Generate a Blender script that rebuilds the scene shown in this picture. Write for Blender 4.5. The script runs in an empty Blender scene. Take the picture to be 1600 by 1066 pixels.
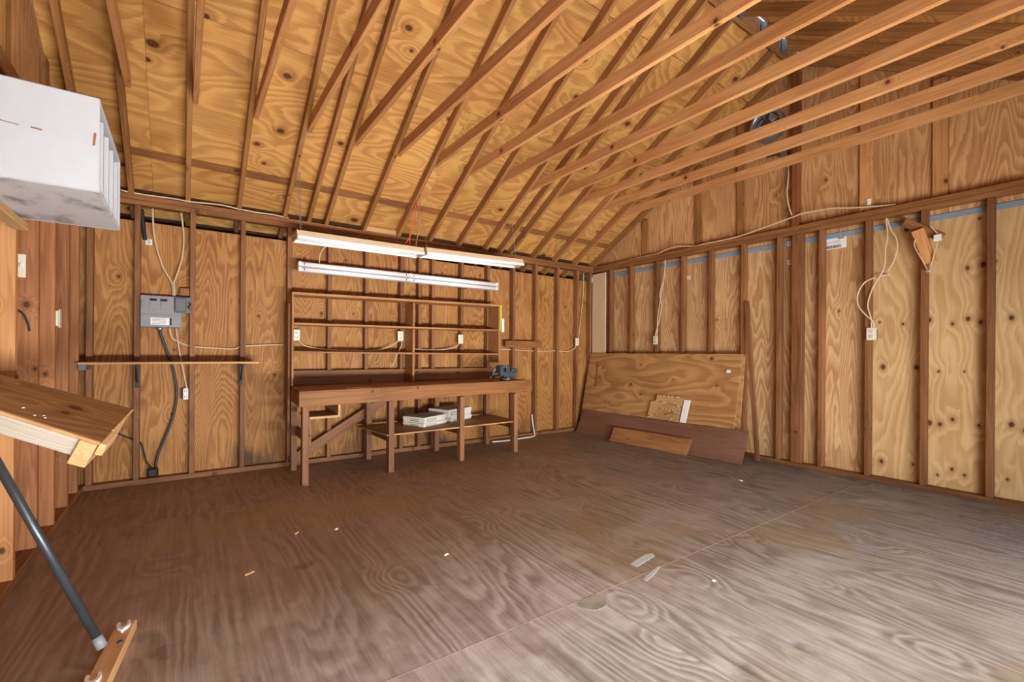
import bpy, bmesh, math, random
from mathutils import Vector, Matrix
random.seed(7)
S = bpy.context.scene
COL = S.collection

# ------------------------------------------------------------------ camera
YAW, ROLL = 0.6194, 0.00674
CAM = Vector((-5.275, -5.201, 1.176))
r_ = Vector((math.cos(YAW), -math.sin(YAW), 0)); f_ = Vector((math.sin(YAW), math.cos(YAW), 0)); u_ = Vector((0, 0, 1))
cx_ = r_*math.cos(ROLL) + u_*math.sin(ROLL); cy_ = u_*math.cos(ROLL) - r_*math.sin(ROLL)
cd = bpy.data.cameras.new('camera'); cam = bpy.data.objects.new('camera', cd); COL.objects.link(cam)
M = Matrix((cx_, cy_, -f_)).transposed().to_4x4(); M.translation = CAM
cam.matrix_world = M
cd.sensor_width = 36; cd.sensor_fit = 'HORIZONTAL'; cd.lens = 721.19/1600*36; cd.shift_y = 19.6/1600
cd.clip_start = 0.02
S.camera = cam

# ------------------------------------------------------------------ light
W = bpy.data.worlds.new('world'); S.world = W; W.use_nodes = True
bg = W.node_tree.nodes['Background']; bg.inputs[0].default_value = (0.72, 0.84, 1.0, 1); bg.inputs[1].default_value = 0.9
def area(name, loc, direction, sx, sy, power, color):
    l = bpy.data.lights.new(name, 'AREA'); l.shape = 'RECTANGLE'; l.size = sx; l.size_y = sy
    l.energy = power; l.color = color
    o = bpy.data.objects.new(name, l); COL.objects.link(o); o.location = loc
    o.rotation_euler = Vector(direction).to_track_quat('-Z', 'Y').to_euler()
    return o
# sunlit driveway in front of the open garage door, and the sky above it
area('driveway_bounce', (-3.9, -6.7, -0.03), (0.10, 0.95, 0.30), 5.0, 0.6, 350, (0.99, 0.985, 1.0)).data.spread = math.radians(125)
area('sky_daylight', (-3.6, -7.6, 2.9), (0.08, 0.80, -0.60), 5.5, 1.6, 165, (0.84, 0.92, 1.0))
S.view_settings.view_transform = 'Standard'; S.view_settings.look = 'None'
S.view_settings.exposure = 0.5; S.view_settings.gamma = 1.0; S.view_settings.use_curve_mapping = False
S.cycles.use_denoising = True
S.cycles.max_bounces = 10; S.cycles.diffuse_bounces = 6
S.cycles.sample_clamp_indirect = 8

# ------------------------------------------------------------------ materials
def srgb(r, g, b):
    return tuple(((c/255)/12.92 if c/255 <= .04045 else ((c/255+.055)/1.055)**2.4) for c in (r, g, b)) + (1,)
class NT:
    def __init__(s, name):
        s.m = bpy.data.materials.new(name); s.m.use_nodes = True; s.t = s.m.node_tree; s.t.nodes.clear()
        s.out = s.n('ShaderNodeOutputMaterial'); s.b = s.n('ShaderNodeBsdfPrincipled')
        s.l(s.b.outputs[0], s.out.inputs[0])
    def n(s, typ, **k):
        x = s.t.nodes.new(typ)
        for a, v in k.items(): setattr(x, a, v)
        return x
    def l(s, a, b): s.t.links.new(a, b)
    def put(s, sock, v):
        if isinstance(v, bpy.types.NodeSocket): s.l(v, sock)
        else: sock.default_value = v
    def math(s, op, a, b=0.0, c=0.0, clamp=False):
        x = s.n('ShaderNodeMath', operation=op, use_clamp=clamp)
        s.put(x.inputs[0], a); s.put(x.inputs[1], b)
        if op in ('MULTIPLY_ADD', 'SMOOTHSTEP'): s.put(x.inputs[2], c)
        return x.outputs[0]
    def vm(s, op, a, b):
        x = s.n('ShaderNodeVectorMath', operation=op); s.put(x.inputs[0], a); s.put(x.inputs[1], b)
        return x.outputs['Value'] if op in ('LENGTH', 'DOT_PRODUCT', 'DISTANCE') else x.outputs[0]
    def noise(s, v, scale, detail=2, rough=.5, w=None):
        x = s.n('ShaderNodeTexNoise')
        if w is not None: x.noise_dimensions = '4D'; s.put(x.inputs['W'], w)
        s.put(x.inputs['Vector'], v); x.inputs['Scale'].default_value = scale
        x.inputs['Detail'].default_value = detail; x.inputs['Roughness'].default_value = rough
        return x.outputs[0]
    def rmp(s, v, a, b, c=0.0, d=1.0, smooth=True):
        x = s.n('ShaderNodeMapRange'); x.interpolation_type = 'SMOOTHSTEP' if smooth else 'LINEAR'
        s.put(x.inputs[0], v)
        for i, q in enumerate((a, b, c, d)): s.put(x.inputs[i+1], q)
        return x.outputs[0]
    def mix(s, f, a, b, mode='MIX'):
        x = s.n('ShaderNodeMix', data_type='RGBA', blend_type=mode)
        s.put(x.inputs[0], f); s.put(x.inputs[6], a); s.put(x.inputs[7], b)
        return x.outputs[2]
    def sep(s, v):
        x = s.n('ShaderNodeSeparateXYZ'); s.put(x.inputs[0], v); return x.outputs
    def comb(s, x, y, z):
        c = s.n('ShaderNodeCombineXYZ'); s.put(c.inputs[0], x); s.put(c.inputs[1], y); s.put(c.inputs[2], z); return c.outputs[0]
    def bump(s, h, st, dist=.002):
        x = s.n('ShaderNodeBump'); x.inputs['Strength'].default_value = st; x.inputs['Distance'].default_value = dist
        s.l(h, x.inputs['Height']); s.l(x.outputs[0], s.b.inputs['Normal'])
    def fin(s, col, rough=.65, spec=.3, metal=0.0):
        s.put(s.b.inputs['Base Color'], col); s.put(s.b.inputs['Roughness'], rough)
        s.b.inputs['Specular IOR Level'].default_value = spec; s.b.inputs['Metallic'].default_value = metal
        return s.m

def knot_field(t, xy, sx, sy, gate, rmax, rnd, rows=.85):
    """real distance to the nearest knot over its radius; grain runs along x"""
    v = t.vm('MULTIPLY', xy, (sx, sy, 0)); off = t.comb(t.math('MULTIPLY', rnd, 17.3), t.math('MULTIPLY', rnd, 9.1), 0)
    v = t.vm('ADD', v, off)
    vo = t.n('ShaderNodeTexVoronoi', voronoi_dimensions='2D'); t.l(v, vo.inputs['Vector']); vo.inputs['Scale'].default_value = 1
    vo.inputs['Randomness'].default_value = rows
    d = t.vm('SUBTRACT', v, vo.outputs['Position']); d = t.vm('MULTIPLY', d, (0.75/sx, 1.0/sy, 0)); d = t.vm('LENGTH', d, (0, 0, 0))
    c = t.sep(vo.outputs['Color'])
    on = t.math('GREATER_THAN', c[0], gate)
    rad = t.math('MULTIPLY_ADD', c[1], rmax*.65, rmax*.35)
    return d, rad, on

def ply(name, light, dark, rings=20, fig=(.5, 2.4), knots=(1.5, 5.0, .55, .022), contrast=.6, streak=.3, tint=.16, stain=None, rough=.62, swirl=.09, rows=.85):
    t = NT(name)
    tc = t.n('ShaderNodeTexCoord').outputs['Object']; rnd = t.n('ShaderNodeObjectInfo').outputs['Random']
    w = t.math('MULTIPLY', rnd, 91.0)
    xy = t.vm('MULTIPLY', tc, (1, 1, 0))
    d, rad, on = knot_field(t, xy, knots[0], knots[1], knots[2], knots[3], rnd, rows)
    near = t.math('MULTIPLY', t.rmp(d, 0.0, .11, 1, 0), on)
    n1 = t.noise(t.vm('MULTIPLY', xy, (fig[0], fig[1], 0)), 1.0, 1.5, .45, w)
    n2 = t.noise(t.vm('MULTIPLY', xy, (2.2, 9, 0)), 1.0, 3, .55, w)
    n = t.math('ADD', n1, t.math('MULTIPLY', n2, .09)); n = t.math('ADD', n, t.math('MULTIPLY', near, swirl))
    fr = t.math('FRACT', t.math('MULTIPLY', n, rings))
    ring = t.math('MULTIPLY', t.rmp(fr, .0, .72, 0, 1), t.rmp(fr, .80, 1.0, 1, 0))
    st = t.noise(t.vm('MULTIPLY', xy, (3.5, 120, 0)), 1.0, 3, .6, w)
    bl = t.noise(xy, 1.7, 2, .5, w)
    k = t.math('ADD', t.math('MULTIPLY', ring, contrast), t.math('MULTIPLY', t.rmp(st, .3, .7), streak))
    k = t.math('ADD', k, t.rmp(bl, .35, .7, -.12, .18), clamp=True)
    col = t.mix(k, light, dark)
    br = t.math('MULTIPLY_ADD', t.math('FRACT', t.math('MULTIPLY', rnd, 7.77)), tint, 1 - tint*.55)
    col = t.mix(1.0, col, t.comb(br, br, t.math('POWER', br, 1.3)), 'MULTIPLY')
    kk = t.math('MULTIPLY', t.rmp(t.math('DIVIDE', d, rad), .55, 1.15, 1, 0), on)
    halo = t.math('MULTIPLY', t.rmp(t.math('DIVIDE', d, rad), 1.0, 2.6, .45, 0), on)
    col = t.mix(halo, col, t.mix(.5, dark, srgb(110, 60, 28)))
    kc = t.mix(t.rmp(t.math('FRACT', t.math('MULTIPLY', t.math('DIVIDE', d, rad), 2.3)), 0, 1, 0, 1), srgb(52, 26, 14), srgb(96, 52, 26))
    col = t.mix(t.math('MULTIPLY', kk, .92), col, kc)
    if stain:
        p = t.n('ShaderNodeNewGeometry').outputs['Position']; z = t.sep(p)[2]
        ns = t.noise(t.vm('MULTIPLY', p, (5, 5, 1.2)), 1.0, 3, .55)
        s_ = t.math('MULTIPLY', t.rmp(t.math('ADD', z, t.math('MULTIPLY', ns, -1.0)), -.42, -.20, 1, 0), t.math('MULTIPLY', t.rmp(t.noise(t.vm('ADD', t.vm('MULTIPLY', p, (1, 1, .2)), (.35, 0, 0)), 1.1, 1, .5), .5, .62), stain))
        col = t.mix(s_, col, srgb(62, 44, 34))
    t.bump(t.math('ADD', st, t.math('MULTIPLY', ring, .4)), .25, .0015)
    return t.fin(col, rough, .25)

def lumber(name, light, dark, kn=(2.0, 9.0, .84, .013), tint=.26, streak=.8, rough=.6):
    t = NT(name)
    tc = t.n('ShaderNodeTexCoord').outputs['Object']; rnd = t.n('ShaderNodeObjectInfo').outputs['Random']
    w = t.math('MULTIPLY', rnd, 63.0)
    x, y, z = t.sep(tc)
    q = t.comb(x, t.math('ADD', y, t.math('MULTIPLY', z, .83)), 0)
    d, rad, on = knot_field(t, q, kn[0], kn[1], kn[2], kn[3], rnd)
    near = t.math('MULTIPLY', t.rmp(d, 0, .06, 1, 0), on)
    n = t.noise(t.vm('MULTIPLY', tc, (.6, 14, 14)), 1.0, 2, .5, w)
    n = t.math('ADD', n, t.math('MULTIPLY', near, .22))
    fr = t.math('FRACT', t.math('MULTIPLY', n, 9)); ring = t.math('MULTIPLY', t.rmp(fr, 0, .8), t.rmp(fr, .85, 1, 1, 0))
    st = t.noise(t.vm('MULTIPLY', tc, (2.5, 130, 130)), 1.0, 3, .6, w)
    bl = t.noise(t.vm('MULTIPLY', tc, (1.1, 4, 4)), 1.0, 2, .5, w)
    k = t.math('ADD', t.math('MULTIPLY', ring, .45*streak), t.math('MULTIPLY', t.rmp(st, .3, .7), .3*streak))
    k = t.math('ADD', k, t.rmp(bl, .35, .68, -.15, .3), clamp=True)
    col = t.mix(k, light, dark)
    br = t.math('MULTIPLY_ADD', t.math('FRACT', t.math('MULTIPLY', rnd, 5.31)), tint, 1 - tint*.5)
    col = t.mix(1.0, col, t.comb(br, t.math('POWER', br, 1.15), t.math('POWER', br, 1.3)), 'MULTIPLY')
    kk = t.math('MULTIPLY', t.rmp(t.math('DIVIDE', d, rad), .5, 1.2, 1, 0), on)
    halo = t.math('MULTIPLY', t.rmp(t.math('DIVIDE', d, rad), 1, 2.6, .5, 0), on)
    col = t.mix(halo, col, dark); col = t.mix(t.math('MULTIPLY', kk, .85), col, srgb(62, 32, 18))
    t.bump(st, .25, .0012)
    return t.fin(col, rough, .28)

def plain(name, c, rough=.5, spec=.4, metal=0.0, var=.0):
    t = NT(name); col = c
    if var:
        tc = t.n('ShaderNodeTexCoord').outputs['Object']
        n = t.noise(tc, 9, 4, .6); col = t.mix(t.rmp(n, .35, .7, 0, var), c, tuple(v*.55 for v in c[:3]) + (1,))
    return t.fin(col, rough, spec, metal)

P_CEIL = ply('ceiling_plywood', srgb(212, 160, 90), srgb(146, 92, 42), rings=19, fig=(.7, 2.0), knots=(1.4, 4.0, .58, .036), contrast=.42, streak=.26)
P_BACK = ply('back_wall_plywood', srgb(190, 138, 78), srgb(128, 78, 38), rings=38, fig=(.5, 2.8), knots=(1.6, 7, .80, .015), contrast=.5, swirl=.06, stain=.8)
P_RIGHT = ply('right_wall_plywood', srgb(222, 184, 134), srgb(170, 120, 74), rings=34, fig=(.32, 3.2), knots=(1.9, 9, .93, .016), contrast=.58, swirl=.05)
P_KNOT = ply('knotty_wall_plywood', srgb(226, 190, 138), srgb(188, 140, 90), rings=20, fig=(.5, 2.6), knots=(2.3, 12, .52, .022), contrast=.45, streak=.22, swirl=.05, rows=.38)
P_GABLE = ply('gable_plywood', srgb(224, 176, 120), srgb(164, 110, 68), rings=30, fig=(.38, 3.0), knots=(1.5, 7, .93, .014), contrast=.5, swirl=.05)
P_SHEET = ply('loose_plywood', srgb(196, 150, 96), srgb(142, 96, 54), rings=11, fig=(.6, 3.0), knots=(1.7, 5, .45, .022), contrast=.5, swirl=.06)
P_OAK = ply('coarse_plywood', srgb(228, 192, 136), srgb(150, 102, 58), rings=26, fig=(1.6, 7), knots=(1, 3, .95, .012), contrast=.85, tint=.05)
L_STUD = lumber('stud_lumber', srgb(150, 102, 62), srgb(96, 60, 34))
L_RAFT = lumber('rafter_lumber', srgb(176, 126, 74), srgb(118, 76, 38))
L_TIE = lumber('tie_lumber', srgb(214, 158, 100), srgb(166, 108, 60), kn=(1.8, 9, .72, .019))
L_POST = lumber('dark_post_lumber', srgb(140, 84, 48), srgb(84, 44, 24))
L_DARK = lumber('old_plate_lumber', srgb(158, 106, 62), srgb(98, 62, 34))
L_BENCH = lumber('bench_lumber', srgb(152, 102, 58), srgb(100, 62, 34))
L_LEG = lumber('bench_leg_lumber', srgb(154, 106, 70), srgb(104, 68, 42))
L_SHELF = lumber('shelf_lumber', srgb(184, 132, 82), srgb(128, 84, 48))
L_PLANK = lumber('foot_plank_lumber', srgb(226, 182, 130), srgb(186, 136, 86), tint=.05)
L_PALE = lumber('pale_lumber', srgb(222, 180, 128), srgb(178, 128, 76), kn=(1.5, 9, .85, .012))
L_GREY = lumber('weathered_lumber', srgb(206, 194, 176), srgb(158, 138, 112), kn=(1.6, 8, .8, .012))
L_LEFT = lumber('left_stud_lumber', srgb(172, 116, 72), srgb(112, 68, 40), kn=(2.4, 8, .66, .016))
L_WHITE = lumber('maple_board', srgb(226, 196, 160), srgb(206, 172, 134), kn=(.5, 3, .99, .005), tint=.05, streak=.4)
HARD = lumber('brown_hardboard', srgb(136, 98, 76), srgb(106, 72, 56), kn=(.5, 3, .99, .005), tint=.05, streak=.6)
TOPW = ply('worn_benchtop', srgb(158, 110, 70), srgb(112, 72, 42), rings=14, fig=(.6, 4), knots=(1, 4, .8, .012), contrast=.4, stain=None)
PANELT = ply('delaminating_plywood', srgb(160, 112, 66), srgb(104, 66, 34), rings=7, fig=(1.4, 8), knots=(3.4, 7, .6, .022), contrast=.45, streak=.35, tint=.02)
WHITE = plain('white_enamel', srgb(228, 228, 226), .35, .5, var=.12)
TUBE = plain('white_lamp_glass', srgb(246, 246, 246), .25, .5)
ACW = plain('dull_white_enamel', srgb(190, 191, 192), .45, .35, var=.10)
BEIGE = plain('beige_enamel', srgb(224, 200, 160), .4, .4, var=.1)
IVORY = plain('ivory_plastic', srgb(232, 222, 196), .4)
CABLE = plain('white_cable_sheath', srgb(214, 188, 152), .55)
WIREW = plain('bright_white_plastic', srgb(238, 236, 230), .45)
BLACK = plain('black_rubber', srgb(38, 36, 36), .55)
SLOT = plain('dark_slot', srgb(40, 34, 30), .7)
GREY = plain('grey_paint', srgb(142, 142, 142), .45, .4, var=.1)
GREYD = plain('dark_grey_paint', srgb(104, 104, 106), .4)
STEEL = plain('galvanised_steel', srgb(176, 184, 190), .38, .5, metal=.8, var=.3)
IRON = plain('blue_grey_cast_iron', srgb(62, 68, 76), .5, .5, var=.4)
PIPE = plain('black_iron_pipe', srgb(70, 74, 76), .32, .6, metal=.4, var=.4)
FLASH = plain('blue_grey_flashing', srgb(134, 158, 172), .45, .4, var=.25)
ORANGE = plain('orange_cord', srgb(208, 104, 54), .55)
YELLOW = plain('yellow_plastic', srgb(206, 210, 50), .45)
PAPER = plain('white_paper', srgb(240, 238, 232), .8, .1)
INK = plain('grey_print', srgb(120, 118, 116), .8, .1)
INKB = plain('black_print', srgb(44, 42, 44), .8, .1)
CARD = plain('white_carton', srgb(222, 214, 198), .75, .15, var=.15)
SIDING = plain('dark_siding', srgb(92, 60, 36), .8)
DARKB = plain('dark_brown_board', srgb(66, 42, 26), .85, .1)
ROOF = plain('roof_felt', srgb(52, 44, 38), .9)
CONC = plain('pale_concrete', srgb(190, 186, 176), .85, .2, var=.2)
PAINTW = plain('pale_paint_smear', srgb(206, 214, 208), .6)
RED = plain('red_chalk', srgb(142, 82, 54), .8, .1)
FILL = plain('putty_filler', srgb(190, 182, 160), .8, .1, var=.7)

def floor_mat():
    t = NT('worn_plywood_floor')
    tc = t.n('ShaderNodeTexCoord').outputs['Object']; rnd = t.n('ShaderNodeObjectInfo').outputs['Random']
    P = t.n('ShaderNodeNewGeometry').outputs['Position']; px, py, pz = t.sep(P)
    w = t.math('MULTIPLY', rnd, 77.0); xy = t.vm('MULTIPLY', tc, (1, 1, 0))
    d, rad, on = knot_field(t, xy, 1.1, 2.6, .45, .03, rnd)
    near = t.math('MULTIPLY', t.rmp(d, 0, .16, 1, 0), on)
    n1 = t.noise(t.vm('MULTIPLY', xy, (.30, 2.2, 0)), 1.0, 1.5, .45, w)
    n2 = t.noise(t.vm('MULTIPLY', xy, (2.5, 8, 0)), 1.0, 3, .55, w)
    n = t.math('ADD', t.math('ADD', n1, t.math('MULTIPLY', n2, .10)), t.math('MULTIPLY', near, .09))
    fr = t.math('FRACT', t.math('MULTIPLY', n, 24)); ring = t.math('MULTIPLY', t.rmp(fr, 0, .6), t.rmp(fr, .7, 1, 1, 0))
    ring = t.math('MULTIPLY', ring, t.rmp(t.noise(P, 2.3, 3, .6), .32, .58, .2, 1.15))
    st = t.rmp(t.noise(t.vm('MULTIPLY', xy, (1.3, 46, 0)), 1.0, 5, .66, w), .36, .66)
    # worn bare zone towards the door and the right wall, red stain kept on the left and the back
    nb = t.noise(P, .9, 4, .6)
    wear = t.math('ADD', t.math('MULTIPLY', t.math('ADD', px, 5.0), .20), t.math('MULTIPLY', t.math('ADD', py, 2.6), -.24))
    wear = t.rmp(t.math('ADD', wear, t.math('MULTIPLY', t.math('SUBTRACT', nb, .5), 1.3)), -.05, 1.0)
    redl, redd = srgb(168, 138, 116), srgb(114, 90, 74)
    barel, bared = srgb(182, 170, 155), srgb(124, 110, 100)
    k = t.math('ADD', t.math('MULTIPLY', ring, .5), t.math('MULTIPLY', st, .42), clamp=True)
    kr = t.math('MULTIPLY', k, .75)
    col = t.mix(wear, t.mix(kr, redl, redd), t.mix(k, barel, bared))
    # greyer area by the right wall
    gz = t.rmp(t.math('ADD', px, t.math('MULTIPLY', nb, 1.2)), -2.2, .2)
    col = t.mix(t.math('MULTIPLY', gz, .75), col, t.mix(k, srgb(142, 142, 140), srgb(92, 91, 92)))
    # paler round patch towards the front, pale scuffs and oily spots
    sc = t.noise(t.vm('ADD', P, (3.1, 1.7, 0)), 1.6, 5, .65)
    dist = t.vm('LENGTH', t.vm('MULTIPLY', t.vm('SUBTRACT', P, (-4.05, -4.0, 0)), (.75, 1, 0)), (0, 0, 0))
    pale_patch = t.rmp(t.math('ADD', dist, t.math('MULTIPLY', t.math('SUBTRACT', nb, .5), 2.2)), -.2, 1.9, .85, 0)
    col = t.mix(t.math('MULTIPLY', pale_patch, t.rmp(t.noise(P, 5.0, 4, .65), .25, .6, .55, 1.15), clamp=True), col, t.mix(k, srgb(236, 230, 222), srgb(158, 144, 134)))
    dm = t.math('MULTIPLY', t.rmp(sc, .56, .74), t.rmp(py, -2.2, -3.4, 0, .5))
    col = t.mix(dm, col, srgb(204, 192, 176))
    oil = t.rmp(t.noise(t.vm('ADD', P, (9.3, 4.2, 0)), 3.6, 3, .55), .66, .76, 0, .45)
    col = t.mix(oil, col, srgb(70, 50, 36))
    ol2 = t.rmp(t.noise(t.vm('ADD', P, (1.3, 14.2, 0)), .9, 3, .5), .50, .70, 0, .55)
    col = t.mix(ol2, col, srgb(158, 128, 78))
    t.bump(t.math('ADD', st, t.math('MULTIPLY', ring, .8)), .35, .002)
    return t.fin(col, .55, .3)
FLOOR = floor_mat()

# ------------------------------------------------------------------ geometry helpers
WM = {}                                                             # world matrices
MESH = {}
def link(name, mesh, parent, Mw):
    o = bpy.data.objects.new(name, mesh); COL.objects.link(o)
    if parent is not None:
        o.parent = parent; o.matrix_basis = WM[parent].inverted() @ Mw
    else: o.matrix_basis = Mw
    WM[o] = Mw
    return o
def box_mesh(l, w, h, mat, bev):
    key = (round(l, 4), round(w, 4), round(h, 4), mat.name, bev)
    if key in MESH: return MESH[key]
    bm = bmesh.new(); bmesh.ops.create_cube(bm, size=1)
    bmesh.ops.scale(bm, vec=(l, w, h), verts=bm.verts)
    b = min(bev, .3*min(l, w, h))
    if b > 1e-4: bmesh.ops.bevel(bm, geom=bm.edges[:], offset=b, segments=1, affect='EDGES')
    me = bpy.data.meshes.new('board'); bm.to_mesh(me); bm.free(); me.materials.append(mat); MESH[key] = me
    return me
def frame(x, zhint):
    x = Vector(x).normalized(); z = Vector(zhint); z = (z - x*z.dot(x)).normalized(); y = z.cross(x)
    return Matrix((x, y, z)).transposed().to_4x4()
def beam(name, parent, p0, p1, w, h, mat, up=(0, 0, 1), bev=.003):
    """straight board; h is its size along 'up', w across"""
    p0, p1 = Vector(p0), Vector(p1); Mw = frame(p1 - p0, up); Mw.translation = (p0 + p1)/2
    return link(name, box_mesh((p1 - p0).length, w, h, mat, bev), parent, Mw)
def abox(name, parent, x, y, z, mat, grain='x', bev=.003):
    c = Vector(((x[0]+x[1])/2, (y[0]+y[1])/2, (z[0]+z[1])/2)); d = {'x': x[1]-x[0], 'y': y[1]-y[0], 'z': z[1]-z[0]}
    rest = [a for a in 'xyz' if a != grain]; thin = min(rest, key=lambda a: d[a]); wide = [a for a in rest if a != thin][0]
    ax = {'x': Vector((1, 0, 0)), 'y': Vector((0, 1, 0)), 'z': Vector((0, 0, 1))}
    Mw = frame(ax[grain], ax[thin]); Mw.translation = c
    return link(name, box_mesh(d[grain], d[wide], d[thin], mat, bev), parent, Mw)
def prism(name, parent, pts, ext, mat, grain):
    """polygon pts (3d, planar) thickened by vector ext"""
    ext = Vector(ext); pts = [Vector(p) for p in pts]; c = sum(pts, Vector())/len(pts)
    Mw = frame(grain, ext); Mw.translation = c; inv = Mw.inverted()
    bm = bmesh.new(); a = [bm.verts.new(inv @ p) for p in pts]; b = [bm.verts.new(inv @ (p + ext)) for p in pts]
    n = len(pts); bm.faces.new(a); bm.faces.new(b)
    for i in range(n): bm.faces.new((a[i], a[(i+1) % n], b[(i+1) % n], b[i]))
    bmesh.ops.recalc_face_normals(bm, faces=bm.faces)
    me = bpy.data.meshes.new(name); bm.to_mesh(me); bm.free(); me.materials.append(mat)
    return link(name, me, parent, Mw)
def smooth_path(pts, n=6):
    P = [Vector(p) for p in pts]
    if len(P) < 3: return P
    out = []
    for i in range(len(P)-1):
        a, b, c, d = P[max(i-1, 0)], P[i], P[i+1], P[min(i+2, len(P)-1)]
        for k in range(n):
            t = k/n
            out.append(.5*((2*b) + (c-a)*t + (2*a-5*b+4*c-d)*t*t + (3*b-a-3*c+d)*t**3))
    return out + [P[-1]]
def add_tube(bm, P, r, seg=6, cap=True):
    rings = []; nrm = None
    for i, p in enumerate(P):
        t = (P[min(i+1, len(P)-1)] - P[max(i-1, 0)]).normalized()
        if nrm is None: nrm = t.orthogonal().normalized()
        nrm = (nrm - t*nrm.dot(t)).normalized(); bi = t.cross(nrm)
        rings.append([bm.verts.new(p + r*(math.cos(2*math.pi*k/seg)*nrm + math.sin(2*math.pi*k/seg)*bi)) for k in range(seg)])
    for a, b in zip(rings, rings[1:]):
        for k in range(seg): bm.faces.new((a[k], a[(k+1) % seg], b[(k+1) % seg], b[k])).smooth = True
    if cap: bm.faces.new(rings[0][::-1]); bm.faces.new(rings[-1])
def from_bm(name, bm, mat, parent=None, origin=(0, 0, 0)):
    o = Vector(origin); bmesh.ops.translate(bm, vec=-o, verts=bm.verts)
    bmesh.ops.recalc_face_normals(bm, faces=bm.faces)
    me = bpy.data.meshes.new(name); bm.to_mesh(me); bm.free(); me.materials.append(mat)
    return link(name, me, parent, Matrix.Translation(o))
def tube(name, parent, pts, r, mat, seg=8, n=6):
    P = smooth_path(pts, n); bm = bmesh.new(); add_tube(bm, P, r, seg)
    return from_bm(name, bm, mat, parent, P[0])
def lathe_cyl(name, parent, p0, p1, r, mat, seg=16, r2=None):
    p0, p1 = Vector(p0), Vector(p1); bm = bmesh.new()
    bmesh.ops.create_cone(bm, cap_ends=True, segments=seg, radius1=r, radius2=r if r2 is None else r2, depth=(p1-p0).length)
    for f in bm.faces:
        if len(f.verts) == 4: f.smooth = True
    me = bpy.data.meshes.new(name); bm.to_mesh(me); bm.free(); me.materials.append(mat)
    Mw = (p1-p0).to_track_quat('Z', 'Y').to_matrix().to_4x4(); Mw.translation = (p0+p1)/2
    return link(name, me, parent, Mw)
def tag(o, label, cat, group=None):
    o['label'] = label; o['category'] = cat
    if group: o['group'] = group
    return o
def thing(name, loc, label, cat, group=None):
    o = bpy.data.objects.new(name, None); COL.objects.link(o); o.location = loc; WM[o] = Matrix.Translation(Vector(loc))
    o.empty_display_size = .05
    return tag(o, label, cat, group)
def struct(o): o['kind'] = 'structure'; return o

# ------------------------------------------------------------------ room
XL, YF = -5.95, -5.90
PZ0, PZ1 = 2.46, 2.55                                              # double top plate
RS = .583                                                           # roof pitch
YR = -2.95                                                          # ridge
PLY = .089

# floor
floor = struct(abox('floor', None, (XL-.1, .1), (YF-.1, .1), (-.16, -.0205), CONC, 'y', 0))
def sheet(x0, x1, y0, y1):
    abox('floor_panel', floor, (x0+.0001, x1-.0001), (y0+.0001, y1-.0001), (-.02, 0), FLOOR, 'y', 0)
for a, b in ((XL-.09, -4.87), (-4.87, -3.65), (-3.65, -2.43), (-2.43, -1.21), (-1.21, .09)):
    sheet(a, b, -3.60, -1.16); sheet(a, b, -1.16, .09)
for a, b in ((XL-.09, -4.87), (-4.87, -3.65), (-3.65, -2.76), (-2.76, -1.54), (-1.54, .09)):
    sheet(a, b, YF-.09, -3.60)

JOINT = plain('dust_filled_joint', srgb(176, 150, 122), .9, .1)
for a, b in (((XL, -3.60), (0, -3.60)), ((-3.65, -3.60), (-3.65, -1.9)), ((-3.65, -3.60), (-3.65, YF)), ((-2.76, -3.60), (-2.76, YF))):
    beam('floor_joint', floor, (a[0], a[1], 0), (b[0], b[1], 0), .0032, .0012, JOINT, bev=0)

# back wall
wb = struct(abox('wall_back', None, (XL-.12, .12), (PLY+.013, PLY+.03), (-.02, 2.33), SIDING, 'x', 0))
bx = [XL-.05, -4.80, -3.584, -2.354, -1.137, .05]
for a, b in zip(bx, bx[1:]):
    abox('plywood_panel', wb, (a+.002, b-.002), (PLY, PLY+.012), (.0, 2.335), P_BACK, 'z', .001)
abox('bottom_plate', wb, (XL, .0), (0, PLY), (0, .045), L_STUD, 'x')
abox('top_plate', wb, (XL-.05, .05), (0, PLY), (PZ0, PZ0+.044), L_DARK, 'x')
abox('top_plate', wb, (XL-.05, .05), (0, PLY), (PZ0+.046, PZ1), L_DARK, 'x')
for x in (-5.915, -5.604, -5.204, -4.80, -4.382, -3.985, -3.584, -3.166, -2.938, -2.76, -2.354, -1.955, -1.535, -1.137, -.723, -.325, -.045):
    w = .021
    abox('stud', wb, (x-w, x+w), (0, PLY-.001), (.046, PZ0-.001), L_STUD, 'z')

# right wall and its gable
wr = struct(prism('wall_right', None, [(PLY+.013, .12, -.02), (PLY+.013, YF-.12, -.02), (PLY+.013, YF-.12, 2.5), (PLY+.013, YR, 4.35), (PLY+.013, .12, 2.5)], (.017, 0, 0), SIDING, (0, 0, 1)))
ys = [.05, -1.195, -2.395, -3.595, -4.80, YF-.05]
for i, (a, b) in enumerate(zip(ys, ys[1:])):
    abox('plywood_panel', wr, (PLY, PLY+.012), (b+.002, a-.002), (0, 2.375), P_RIGHT if i < 3 else P_KNOT, 'z', .001)
abox('flashing_strip', wr, (PLY-.006, PLY), (YF, -.02), (2.365, 2.415), FLASH, 'y', .001)
abox('bottom_plate', wr, (0, PLY), (YF, -.001), (0, .045), L_STUD, 'y')
abox('top_plate', wr, (0, PLY), (YF, -.001), (PZ0, PZ0+.044), L_DARK, 'y')
abox('top_plate', wr, (0, PLY), (YF, -.001), (PZ0+.046, PZ1), L_DARK, 'y')
for y in (-.35, -.745, -1.195, -1.6, -1.99, -2.395, -2.79, -3.2, -3.595, -4.0, -4.41, -4.8, -5.2, -5.6):
    abox('stud', wr, (0, PLY-.007), (y-.021, y+.021), (.046, PZ0-.001), L_STUD, 'z')
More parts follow.
